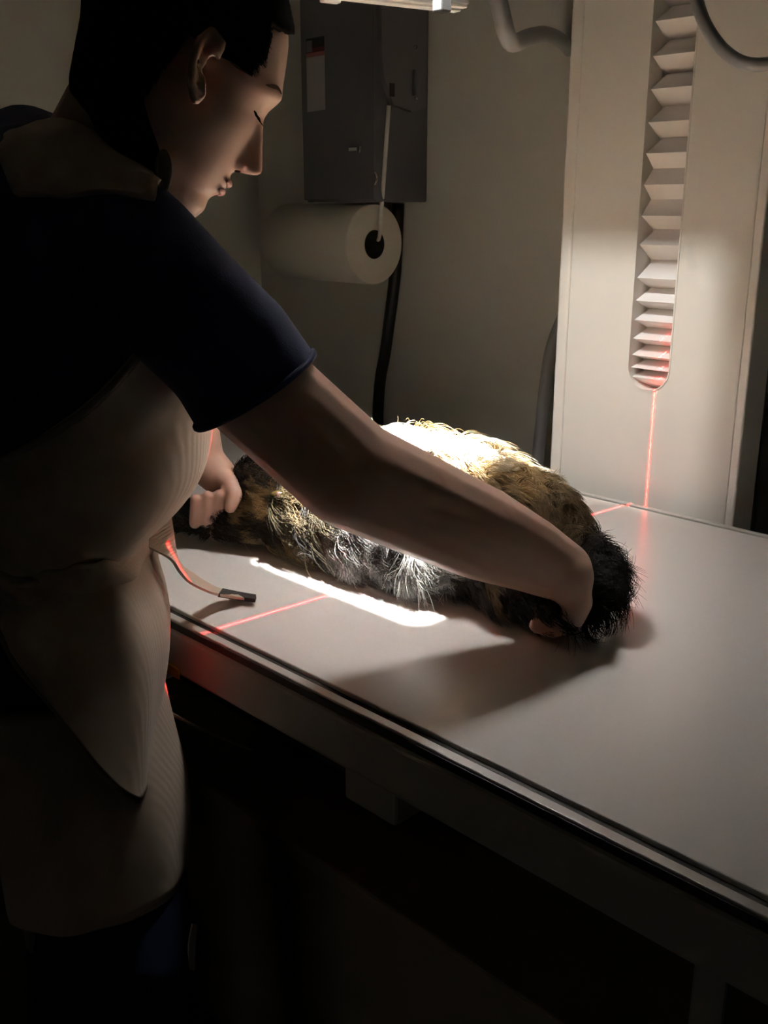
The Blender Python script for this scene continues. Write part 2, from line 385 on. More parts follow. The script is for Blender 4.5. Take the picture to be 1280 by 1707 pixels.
o_ = [bm.verts.new((FIELD[0]+x, FIELD[1]+y, 1.5617)) for x, y in ((-.0985, -.0985), (.0985, -.0985), (.0985, .0845), (-.0985, .0845))]
i_ = [bm.verts.new((FIELD[0]+x*APH*k_, FIELD[1]+y*APH*k_, 1.5617)) for x, y in ((-1, -1), (1, -1), (1, 1), (-1, 1))]
for k in range(4): bm.faces.new((o_[k], o_[(k+1) % 4], i_[(k+1) % 4], i_[k]))
from_bm('light_trap_floor', bm, M['dark'], th)  # added with the liner to soak up stray lamp light
rbox('housing_lid', (-HW, -HW, 1.8005), (HW, HW, 1.812), M['white_plastic'])
# bottom plate with the square exit window (aligned with the table)
def plate():
    bm = bmesh.new()
    for z, flip in ((PLATE_Z, 0), (PLATE_Z-.004, 1)):
        o = [bm.verts.new(rot(-HWI, -HWI, z)), bm.verts.new(rot(HWI, -HWI, z)), bm.verts.new((FIELD[0]+.125, FIELD[1]+.0855, z)), bm.verts.new((FIELD[0]-.125, FIELD[1]+.0855, z))]
        i = [bm.verts.new((FIELD[0]+x*APH, FIELD[1]+y*APH, z)) for x, y in ((-1, -1), (1, -1), (1, 1), (-1, 1))]
        for k in range(4): bm.faces.new((o[k], o[(k+1) % 4], i[(k+1) % 4], i[k]))
    return from_bm('exit_plate', bm, M['white_plastic'], th)
plate()
for x0, x1, z0, m in ((-HW, -HW+.016, 1.545, 'white_plastic'), (-HW+.0165, -HW+.0195, 1.5495, 'groove'), (-HW+.020, -HW+.030, 1.547, 'white_plastic'), (-HW+.0305, -HW+.0335, 1.5505, 'groove'), (HW-.016, HW, 1.545, 'white_plastic'), (HW-.03, HW-.02, 1.547, 'white_plastic')):
    rbox('accessory_rail', (x0, -HW, z0), (x1, HW, 1.5555), M[m], .0012)
rbox('rail_clip', (-HW+.002, -.062, 1.540), (-HW+.014, -.038, 1.5445), M['white_plastic'], .0015)
bm = bmesh.new(); box_bm(bm, (LASER_POS[0]-.009, LASER_POS[1]+.075, 1.52), (LASER_POS[0]+.009, LASER_POS[1]+.10, 1.5555), .002)
tube('tube_housing', [(-1.18, FIELD[1], 1.92), (-1.13, FIELD[1], 1.92), (-.63, FIELD[1], 1.92), (-.58, FIELD[1], 1.92)], [.07, .1, .1, .07], M['white_plastic'], th, 28)
bm.free()
# laser module bridging the exit window on two thin arms, clear of the beam centre
box('laser_module', (LASER_POS[0]-.008, LASER_POS[1]-.008, 1.5165), (LASER_POS[0]+.008, LASER_POS[1]+.008, 1.538), M['dark'], th, .002)
tube('laser_arm', [(LASER_POS[0], LASER_POS[1], 1.536), (LASER_POS[0]+.05, LASER_POS[1], 1.541), (LASER_POS[0]+.095, LASER_POS[1], 1.55)], .0015, M['wire'], th, 6)
box('carriage_arm', (SCX-.028, FIELD[1]+.09, 1.88), (SCX+.028, CY+.03, 1.95), M['white_plastic'], th, .006)
box('collimator_neck', (FIELD[0]-.06, FIELD[1]-.06, 1.8125), (FIELD[0]+.06, FIELD[1]+.06, 1.85), M['white_plastic'], th)

# ------------------------------------------------------------------ hoses
tag(tube('high_tension_hose', [at(812, -80, 1.36), at(826, -20, 1.37), at(836, 25, 1.38), at(846, 62, 1.4), at(858, 72, 1.46), at(880, 62, 1.56), at(908, 57, 1.68), at(935, 68, 1.80), at(960, 95, 1.9)], [.0125]*9, M['hose'], None, 16, 8),
    'grey hose that drops from the tube head and loops behind the column', 'hose')
tag(tube('signal_hose', [at(1150, -60, 1.32), at(1160, -5, 1.32), at(1176, 42, 1.31), at(1205, 83, 1.3), at(1243, 106, 1.28), at(1290, 104, 1.26), at(1350, 80, 1.24)], .0085, M['hose'], None, 16, 8),
    'grey hose hanging in a curve in front of the column at the upper right', 'hose')
tag(tube('column_cable', [at(960, 480, 1.98), at(926, 560, 2.0), at(912, 620, 2.0), at(901, 720, 2.0), at(893, 800, 2.0), at(886, 900, 2.0), at(880, 1050, 2.0)], .0125, M['hose'], None, 12, 4),
    'grey cable slanting out from behind the left edge of the column', 'cable')

# ------------------------------------------------------------------ wall box
BX0, BX1, BY0, BZ0 = -1.773, -1.557, 1.499, 1.313
wb = thing('switch_box', 'dark grey metal electrical switch box on the back wall with printed sticker', 'electrical box')
box('body', (BX0, BY0+.006, BZ0), (BX1, YB, 1.80), M['box'], wb, .003)
box('cover', (BX0-.003, BY0, BZ0+.004), (BX1+.002, BY0+.0055, 1.805), M['box'], wb, .002)
bm = bmesh.new()
st = [(-1.757, 1.6385), (-1.700, 1.6385), (-1.700, 1.498), (-1.757, 1.496)]
vs = [bm.verts.new((x, BY0-.0008, z)) for x, z in st] ; fc = bm.faces.new(vs)
uv = bm.loops.layers.uv.new('UVMap')
for l, q in zip(fc.loops, ((0, 1), (1, 1), (1, 0), (0, 0))): l[uv].uv = q
e = bmesh.ops.extrude_face_region(bm, geom=[fc])
for v in [g for g in e['geom'] if isinstance(g, bmesh.types.BMVert)]: v.co.y += .0006
stk = from_bm('warning_sticker', bm, M['sticker'], wb)
box('warning_mark', (-1.755, BY0-.0016, 1.612), (-1.738, BY0-.0009, 1.634), M['box2'], stk)
# a switch housing that tapers at its foot, on the right-hand side of the box
bm = bmesh.new()
pr = [(1.512, 1.80), (1.512, 1.585), (1.520, 1.545), (1.545, 1.50), (1.60, 1.49), (1.640, 1.50), (1.640, 1.80)]
loft_bm(bm, [[(BX1+.0005, y, z) for y, z in pr], [(BX1+.012, y, z) for y, z in pr]])
sw = from_bm('switch_housing', bm, M['box2'], wb)
box('lever_slot', (BX1+.0121, 1.534, 1.515), (BX1+.0135, 1.547, 1.540), M['dark'], wb, .0)
box('switch_lever', (BX1+.0122, 1.598, 1.52), (BX1+.022, 1.606, 1.57), M['box'], wb, .002)
def screw(x, y, z, r=.004):
    tube('screw', [(x, y, z), (x+.003, y, z)], [r, r*.7], M['chrome'], wb, 10)
screw(BX1+.0121, 1.607, 1.613); screw(BX1+.0121, 1.61, 1.516)
tube('padlock_hasp', [(BX1+.001, 1.502, 1.372), (BX1+.008, 1.501, 1.364), (BX1+.009, 1.5, 1.354), (BX1+.001, 1.502, 1.345)], .0018, M['chrome'], wb, 8, 4)
box('hasp_latch', (-1.626, BY0-.004, 1.413), (-1.600, BY0-.0005, 1.420), M['chrome'], wb, .001)
tube('latch_pin', [(-1.592, BY0-.004, 1.409), (-1.5885, BY0-.004, 1.421)], .002, M['chrome'], wb, 8)

# ------------------------------------------------------------------ paper roll hung on a cord
RC = np.array([0, 1.535, 1.2268]); RX0, RX1, RR = -1.872, -1.590, .083
pr_ = thing('paper_towel_roll', 'large white paper towel roll hung sideways under the switch box', 'paper roll')
def roll():
    bm = bmesh.new(); n = 64
    ra, rb = RR, .030
    prof = [(RX0, rb), (RX0, ra-.002), (RX0+.002, ra), (RX1-.002, ra), (RX1, ra-.002), (RX1, rb)]
    rings = [[(x, RC[1]+r*math.cos(a), RC[2]+r*math.sin(a)) for a in np.linspace(0, 2*math.pi, n, endpoint=False)] for x, r in prof]
    loft_bm(bm, rings+[rings[0]], caps=False)
    bmesh.ops.remove_doubles(bm, verts=bm.verts, dist=1e-5)
    o = from_bm('paper', bm, M['paper'], pr_)
    for p in o.data.polygons: p.use_smooth = abs(p.normal.x) < .5
    bm = bmesh.new()
    prof = [(RX0+.001, .0298), (RX1-.001, .0298), (RX1-.001, .028), (RX0+.001, .028)]
    rings = [[(x, RC[1]+r*math.cos(a), RC[2]+r*math.sin(a)) for a in np.linspace(0, 2*math.pi, 32, endpoint=False)] for x, r in prof]
    loft_bm(bm, rings+[rings[0]], caps=False)
    from_bm('cardboard_core', bm, M['core'], pr_)
    bm = bmesh.new(); tube_bm(bm, [(RX0+.05, RC[1], RC[2]), (RX0+.06, RC[1], RC[2])], .0278, 24); from_bm('core_plug', bm, M['core'], pr_)
roll()
tag(tube('hanging_cord', [at(648, 176, 2.018), at(640.5, 285, 2.06), at(634, 375, 2.118), at(632, 396, 2.15), at(628, 404, 2.2)], .0042, M['cord'], None, 10, 5),
    'straight white cord from the switch box down into the paper roll core', 'cord')
tag(tube('wall_cable', [(-1.63, 1.645, 1.31), (-1.632, 1.642, 1.20), (-1.64, 1.642, 1.13), (-1.665, 1.642, .99), (-1.69, 1.642, .86), (-1.70, 1.642, .5), (-1.70, 1.642, .12)], .0135, M['cable'], None, 12, 5),
    'black cable running down the back wall below the paper roll', 'cable')

# ------------------------------------------------------------------ cat
def cat():
    bm = bmesh.new()
    chain_bm(bm, [(-1.02, .895, .922), (-.91, .925, .925), (-.80, .94, .925), (-.71, .955, .918)], [.066, .074, .076, .064])
    chain_bm(bm, [(-1.01, .852, .902), (-.88, .865, .904), (-.76, .875, .898)], [.05, .052, .048])
    chain_bm(bm, [(-1.0, .975, .905), (-.87, 1.01, .912), (-.75, 1.01, .908)], [.055, .06, .056])
    capsule_bm(bm, (-1.02, .89, .915), (-1.085, .845, .908), .055, .047)          # neck, head
    capsule_bm(bm, (-1.085, .845, .908), (-1.108, .808, .893), .046, .026)       # muzzle
    capsule_bm(bm, (-1.075, .825, .90), (-1.10, .83, .935), .040, .034)          # cheeks
    for dx in (-.02, .02):
        chain_bm(bm, [(-1.045, .83, .888), (-1.10, .782, .884+dx*.4), (-1.165, .755+dx*.4, .888+dx*.4), (-1.185, .75+dx*.4, .882+dx*.3)], [.034, .019, .0145, .017])
    chain_bm(bm, [(-.71, .90, .905), (-.665, .862, .892), (-.625, .85, .885), (-.60, .842, .879)], [.055, .036, .024, .022])
    chain_bm(bm, [(-.70, .91, .89), (-.655, .88, .878), (-.61, .866, .876)], [.045, .028, .02])
    chain_bm(bm, [(-.69, .97, .905), at(968, 915, 1.19), at(996, 955, 1.15), at(1000, 995, 1.125), at(985, 1025, 1.115)], [.036, .022, .020, .018, .015])
    o = fuse('cat', bm, .006, M_cat, None, 8)
    for v in o.data.vertices:
        if v.co.z < .8525: v.co.z = .8525
    return tag(o, 'long-haired brown, cream and black cat lying on its side on the table', 'cat')
M_cat = mat('cat_undercoat', (0.14, 0.11, 0.075), 0.9, 0.1)
M_fur = bpy.data.materials.new('cat_fur'); M_fur.use_nodes = True
_n = M_fur.node_tree.nodes; _p = _n['Principled BSDF']; _a = _n.new('ShaderNodeAttribute'); _a.attribute_name = 'fur_color'
M_fur.node_tree.links.new(_a.outputs['Color'], _p.inputs['Base Color']); _p.inputs['Roughness'].default_value = 0.55; _p.inputs['Specular IOR Level'].default_value = 0.25

C_BLACK = np.array([.010, .008, .006]); C_DARK = np.array([.035, .024, .014]); C_TAN = np.array([.40, .27, .12]); C_CREAM = np.array([.16, .128, .073]); C_WHITE = np.array([.25, .24, .22]); C_GREY = np.array([.10, .09, .08])
def nz(p, s, o=0.0): return noise.noise(Vector((p[0]*s+o, p[1]*s+o*1.7, p[2]*s-o)))
def fur(c):
    me = c.data; nv = len(me.vertices)
    co = np.empty(nv*3); me.vertices.foreach_get('co', co); co = co.reshape(-1, 3)
    me.calc_loop_triangles(); nt = len(me.loop_triangles)
    tri = np.empty(nt*3, int); me.loop_triangles.foreach_get('vertices', tri); tri = tri.reshape(-1, 3)
    A, B, Cc = co[tri[:, 0]], co[tri[:, 1]], co[tri[:, 2]]
    cr = np.cross(B-A, Cc-A); ar = np.linalg.norm(cr, axis=1)/2; nn = cr/(2*ar[:, None]+1e-12)
    ar = np.where(nn[:, 2] < -.6, 0, ar)
    rng = np.random.default_rng(5)
    n = 62000; K = 7
    idx = rng.choice(nt, n, p=ar/ar.sum())
    r1 = np.sqrt(rng.random(n)); r2 = rng.random(n)
    P = A[idx]*(1-r1)[:, None] + B[idx]*(r1*(1-r2))[:, None] + Cc[idx]*(r1*r2)[:, None]
    Nn = nn[idx]
    pos = np.empty((n, K, 3)); rad = np.empty((n, K)); col = np.empty((n, 4)); col[:, 3] = 1
    from mathutils import kdtree
    ng = 5200; kd = kdtree.KDTree(ng)
    for g in range(ng): kd.insert(P[g], g)
    kd.balance(); gl = .75+.7*rng.random(ng); gt = rng.random(ng); gd = rng.normal(0, .20, (ng, 3)); glift = .35+.75*rng.random(ng)
    for i in range(n):
        p = P[i]; nr = Nn[i]
        g = kd.find(Vector(p))[1]; gp = P[g]; x, y, z = gp*.65+p*.35
        leg = (x < -1.11 and y < .80) or (x > -.66 and y < .895 and z < .905 and x < -.585 and y < .885)
        head = x < -1.045 and not leg
        tail = x > -.630 and not leg
        f1 = nz(gp, 16); f2 = nz(gp, 38, 3.1); f3 = gt[g]*1.6-.8
        near = (y < .90)
        curl = 0.0
        if leg: c3, ln = C_BLACK, .010
        elif tail: c3, ln = C_BLACK*(1+.8*max(0, f2)), .026
        elif head:
            L = .014 if x < -1.08 else .022
            t = .5+1.2*f1+.8*f2
            c3, ln = (C_DARK if t < .75 else C_TAN*.55), L
            if x > -1.065 and y < .86 and z > .90: c3 = C_TAN if f2 > -.1 else C_DARK
            if x < -1.09: c3 = C_BLACK*1.6
        elif x > -.745 and y < .93 and z < .95:
            c3, ln = (C_DARK*.6 if f1+f2*.6 < .22 else C_TAN*.35), .028
        elif x < -.985:
            t = f1*1.1+f2*.7+(x+1.02)*6
            c3, ln = (C_DARK if t < -.05 else (C_TAN*.5 if t < .28 else C_CREAM*.8)), .036
        elif x < -.735 and (near or z < .90 and y < .95):
            t = f1*.9+f2*1.1+f3*.35
            c3 = C_GREY*.28 if t < -.2 else (C_WHITE*.95 if f3 > -.25 else C_WHITE*.38)
            if z < .872 and f1 > -.25: c3 = C_CREAM*.6 if x > -.84 else C_WHITE*.8
            ln = .034; curl = .0045
            if x < -.94 and f2 > -.05: c3 = C_CREAM*.6
        elif x > -.76:
            c3, ln = (C_TAN*.55 if f1+f2 < .12 else C_TAN*.9), .028
            if x > -.70: c3 = C_TAN*.38
        else:
            t = f1+f2*.7
            c3, ln = (C_TAN*.6 if t < -.25 else (np.array([.56, .49, .36]) if t < .2 else np.array([.68, .65, .58]))), .036
        # comb: towards the tail, and down along the flank, lifted off the skin
        d = np.array([.75, -.12, -.25])
        if head: d = np.array([.8, .1, .05])
        if leg: d = np.array([-.6 if x < -1 else .6, -.1, -.1])
        if tail: d = np.array([.55, -.08, .05]) + nr*.75
        d = d + np.array([nz(gp, 22, 20), nz(gp, 22, 40), nz(gp, 22, 60)])*.9 + gd[g] + rng.normal(0, .10, 3)
        d = d-nr*(d@nr); d /= (np.linalg.norm(d)+1e-9)
        lift = glift[g]*(1.25 if z > .965 else .8)+.1*rng.random()
        if tail: lift = .95
        ln *= gl[g]*(.8+.35*rng.random())*(1.0 if head or leg or tail else (.75 if x > -.78 else (1.08 if z > .955 else 1.25)))
        s = np.linspace(0, 1, K)
        lay = s**1.5
        path = p + ln*((s*(1-lay*.55))[:, None]*nr*lift + (s*(.45+.55*lay))[:, None]*d)
        path[:, 2] -= .12*ln*s**2
        if curl:
            ph = nz(p, 30, 70)*9+rng.random()*.8; fr = 9+3*f3
            sd = np.cross(nr, d)
            path += (curl*s*np.sin(fr*s+ph))[:, None]*sd + (curl*.8*s*np.cos(fr*s+ph))[:, None]*nr
        path[:, 2] = np.maximum(path[:, 2], .8508+.0006*rng.random())
        path += (.62*s**1.5)[:, None]*(gp-p)
        path[:, 2] = np.maximum(path[:, 2], .8508+.0006*rng.random())
        pos[i] = path
        rad[i] = (.00042 if not tail else .00045)*(1-.85*s**1.6)
        col[i, :3] = c3*(.80+.25*gt[g]+.25*rng.random())
    hc = bpy.data.hair_curves.new('fur'); hc.add_curves([K]*n)
    hc.attributes['position'].data.foreach_set('vector', pos.reshape(-1)) if 'position' in hc.attributes else hc.points.foreach_set('position', pos.reshape(-1))
    ra = hc.attributes.get('radius') or hc.attributes.new('radius', 'FLOAT', 'POINT'); ra.data.foreach_set('value', rad.reshape(-1))
    ca_ = hc.attributes.new('fur_color', 'FLOAT_COLOR', 'CURVE'); ca_.data.foreach_set('color', col.reshape(-1))
    o = bpy.data.objects.new('fur', hc); COL.objects.link(o); hc.materials.append(M_fur); o.parent = c
    return o
CAT = cat(); fur(CAT)
M['brow'] = mat('brow_hair', (.10, .06, .045), .9, .05)
M['cateye'] = mat('cat_eye', (.03, .02, .006), .2, .3); M['catear'] = mat('cat_ear', (.035, .022, .013), .9, .1, bump=.5, bscale=300)
def cat_bits():
    e = at(464, 826, 1.326)
    bm = bmesh.new(); ell_bm(bm, e, (RT, UP, FD), (.0115, .0068, .007)); eye = from_bm('eye', bm, M['cateye'], CAT, True); eye['label'] = 'round dark amber eye'
    bm = bmesh.new(); ell_bm(bm, e-FD*.0058, (RT, UP, FD), (.0026, .0052, .002), 2); from_bm('pupil', bm, M['nostril'], eye, True)
    for p, t in ((at(412, 806, 1.40), at(396, 772, 1.41)), (at(480, 790, 1.38), at(492, 760, 1.39))):
        bm = bmesh.new(); tube_bm(bm, [p, p*.5+t*.5, t], [.020, .014, .002], 12); from_bm('ear', bm, M['catear'], CAT, True)
cat_bits()

# ------------------------------------------------------------------ person
Fx, Fy = .82, .57; Ax, Ay = .57, -.82; HD = .98
def hp(f, u, l=0.0):
    """head space: forward, up, lateral (towards the viewer is negative) in photo pixels at the head's depth"""
    px, py = 318+Fx*f+Ax*u, 25+Fy*f+Ay*u
    return at(px, py, HD + (l + .16*f)*HD/F)
PX = HD/F
HFW = hp(1, 0)-hp(0, 0); HFW /= np.linalg.norm(HFW); HUP = hp(0, 1)-hp(0, 0); HUP -= HFW*(HUP@HFW); HUP /= np.linalg.norm(HUP); HLT = np.cross(HUP, HFW)
HLT = HLT if HLT@FD > 0 else -HLT
HAX = (HFW, HUP, HLT)
TF = np.array([.45, .89, 0]); TF /= np.linalg.norm(TF); TR = np.array([TF[1], -TF[0], 0])
def ring(px, py, fd, hd, hl, n=40, a0=0, a1=2*math.pi, pw=2.3, fold=0.0, seed=0.0, end=True):
    c = at(px, py, fd); out = []
    for k in range(n):
        a = a0+(a1-a0)*k/(n if abs(a1-a0-2*math.pi) < 1e-6 else n-1)
        ca_, sa_ = math.cos(a), math.sin(a)
        q = (abs(ca_)**pw+abs(sa_)**pw)**(-1/pw)
        q *= 1+fold*(math.sin(a*7+seed)+.6*math.sin(a*13+seed*2.3))
        out.append(c+TF*hd*q*ca_+TR*hl*q*sa_)
    return out
TORSO = [(60, 215, 1.06, .045, .07), (95, 260, 1.06, .085, .13), (115, 330, 1.06, .105, .17), (118, 420, 1.06, .12, .19), (112, 520, 1.07, .135, .185), (105, 640, 1.08, .148, .175), (100, 740, 1.09, .146, .17), (95, 820, 1.09, .13, .165), (88, 880, 1.09, .095, .16), (80, 950, 1.10, .10, .175), (72, 1050, 1.10, .11, .18)]
LEGS = [[(90, 1020, 1.05), (195, 1360, 1.10), (240, 1600, 1.07), (240, 1800, 1.08), (235, 2290, 1.10)], [(70, 1020, 1.2), (150, 1330, 1.22), (140, 1560, 1.24), (120, 1760, 1.25), (110, 2110, 1.27)]]
LEGW = [[.078, .066, .058, .056, .050]]*2
RARM = [(235, 440, .92), (430, 650, .95), (585, 790, .99), (690, 838, 1.02), (800, 888, 1.05), (880, 923, 1.075), (936, 952, 1.09)]
RARMR = [.045, .053, .0545, .0525, .0495, .041, .0335]
HT = np.array([(142, 10, -10, 8, 0), (130, 72, -75, 55, 0), (110, 110, -118, 85, 0), (80, 142, -150, 108, 0), (50, 164, -167, 120, 0), (20, 180, -173, 126, 0), (-5, 192, -172, 127, 5), (-30, 205, -165, 124, 10),
  (-50, 202, -155, 121, 20), (-75, 194, -140, 118, 30), (-100, 198, -120, 116, 40), (-130, 201, -100, 112, 45), (-160, 204, -80, 107, 50), (-180, 206, -60, 101, 55), (-200, 207, -40, 95, 60), (-218, 205, -25, 89, 65), (-235, 199, -5, 82, 70), (-255, 205, 25, 71, 85), (-275, 199, 65, 54, 100), (-290, 180, 108, 32, 130), (-300, 160, 140, 8, 150)], float)[::-1]
def head_surf(u, a, bumps=True, off=0.0):
    fr, bk, wd, c = [np.interp(u, HT[:, 0], HT[:, k]) for k in (1, 2, 3, 4)]
    fr += off; bk -= off; wd += off
    ca_, sa_ = math.cos(a), math.sin(a)
    e = 2.15
    q = (abs(ca_)**e+abs(sa_)**e)**(-1/e)
    f = c + ((fr-c) if ca_ > 0 else (c-bk))*ca_*q; l = wd*sa_*q
    if bumps and ca_ > 0:
        al = abs(l); g = lambda l0, u0, sl, su: math.exp(-((al-l0)/sl)**2-((u-u0)/su)**2)
        d = 5*g(46, -30, 34, 11) - 13*g(40, -66, 22, 19) + 9*g(44, -68, 17, 12) + 7*g(84, -112, 34, 34) - 3*g(40, -200, 16, 26)
        um = -205+.10*al
        d += 11*math.exp(-(l/27)**4-((u-um-9)/7.5)**2) + 10*math.exp(-(l/25)**4-((u-um+9)/8)**2) - 4*math.exp(-(l/36)**4-((u-um)/2.8)**2)
        hn = np.interp(u, [-176, -170, -164, -157, -150, -140, -120, -95, -75, -58], [0, 9, 27, 42, 46, 42, 30, 16, 7, 0])
        sn = np.interp(u, [-176, -155, -140, -110, -75, -58], [17, 19, 17, 13, 12, 16])
        d += hn*math.exp(-(al/sn)**2.4)
        k = d/max(1e-6, math.hypot((fr-c), 1))
        f += d*max(.25, ca_*q) if al < 60 else d*ca_; l += (d*.5*sa_ if al > 50 else 0)
    return f, u, l
def surf_at(u, l, off=0.0):
    a = -math.pi/2+1e-3
    best = min((abs(head_surf(u, t, False)[2]-l), t) for t in np.linspace(-1.5, 1.5, 400))
    f, uu, ll = head_surf(u, best[1])
    return hp(f+off, uu, ll)
def person():
    bm = bmesh.new()
    E = lambda f, u, l, rf, ru, rl: ell_bm(bm, hp(f, u, l), HAX, (rf*PX, ru*PX, rl*PX), 3)
    def Cc(a, ra, b, rb): capsule_bm(bm, hp(*a), hp(*b), ra*PX, rb*PX, 14)
    nl, na = 230, 150
    R = []
    for i in range(nl+1):
        u = 141.5-(141.5+299)*i/nl
        R.append([hp(*head_surf(u, 2*math.pi*k/na)) for k in range(na)])
    loft_bm(bm, R)
    for s in (-1, 1): E(207, -158, 17*s, 15, 11, 10)              # nostril wings
    # ear, its helix, lobe and tragus
    ear = [(364, 94), (372, 72), (353, 49), (332, 66), (321, 104), (318, 140), (326, 166), (337, 157), (337, 130)]
    lat = [.068, .072, .076, .081, .084, .082, .075, .072, .071]
    chain_bm(bm, [at(x, y, HD-l) for (x, y), l in zip(ear, lat)], [.0032, .0036, .0038, .0040, .0042, .0042, .0052, .0044, .0036])
    for (x, y, l, r) in ((350, 75, .072, .008), (336, 95, .072, .007), (328, 125, .073, .0065), (329, 150, .072, .007)):
        ell_bm(bm, at(x, y, HD-l), (RT, UP, FD), (r, r*1.5, .0042), 2)
    # neck and trunk
    chain_bm(bm, [hp(-5, -70, 0), at(192, 190, 1.0), at(160, 320, 1.04)], [.055, .050, .07])
    loft_bm(bm, [ring(px, py, fd, hd-.006, hl-.006) for px, py, fd, hd, hl in TORSO])
    for leg, rr in zip(LEGS, LEGW): chain_bm(bm, [at(*p) for p in leg], [r-.012 for r in rr])
    # right arm
    chain_bm(bm, [at(*p) for p in RARM], RARMR)
    W = at(940, 955, 1.09)
    for i in range(4):
        d = 1.075+.0175*i
        k = at(962-3*i, 1004, d+.004); ln = (1, 1.06, 1.0, .82)[i]
        chain_bm(bm, [W+(k-W)*.1+FD*.006*(i-1.5), W+(k-W)*.6, k, at(953-2*i, 1034, d+.008), at(953-30*ln, 1046, d+.010), at(953-58*ln, 1042, d+.012)], [.029, .021, .0165, .0128, .0112, .0092])
    chain_bm(bm, [at(942, 975, 1.12), at(925, 990, 1.15), at(905, 1000, 1.155), at(888, 1012, 1.15)], [.018, .013, .0108, .0088])
    # left arm, hand closed on the forelegs
    chain_bm(bm, [at(215, 430, 1.24), at(290, 560, 1.33), at(310, 690, 1.41), at(338, 768, 1.415), at(362, 792, 1.415)], [.05, .046, .043, .030, .027])
    for i in range(4):
        x = 324+19.5*i; ln = (.9, 1.0, 1.05, .95)[i]
        k = at(372+5*i, 832, 1.445-.004*i)
        chain_bm(bm, [at(364, 796, 1.42), k, at(x+8, 868, 1.43), at(x+1, 872, 1.395), at(x+2, 872-46*ln, 1.378)], [.022, .0120, .0092, .0084, .0074])
    chain_bm(bm, [at(362, 790, 1.41), at(384, 806, 1.39), at(392, 826, 1.375), at(384, 846, 1.37)], [.018, .0125, .0105, .0085])
    o = fuse('person', bm, .0026, M['skin'], None, 5)
    for v in o.data.vertices:                                     # fingers rest on the table top
        if v.co.y > .6 and .8 < v.co.z < .8512: v.co.z = .8512
    return tag(o, 'person in navy scrubs and tan lead apron leaning over the table holding the cat', 'person')
PER = person()

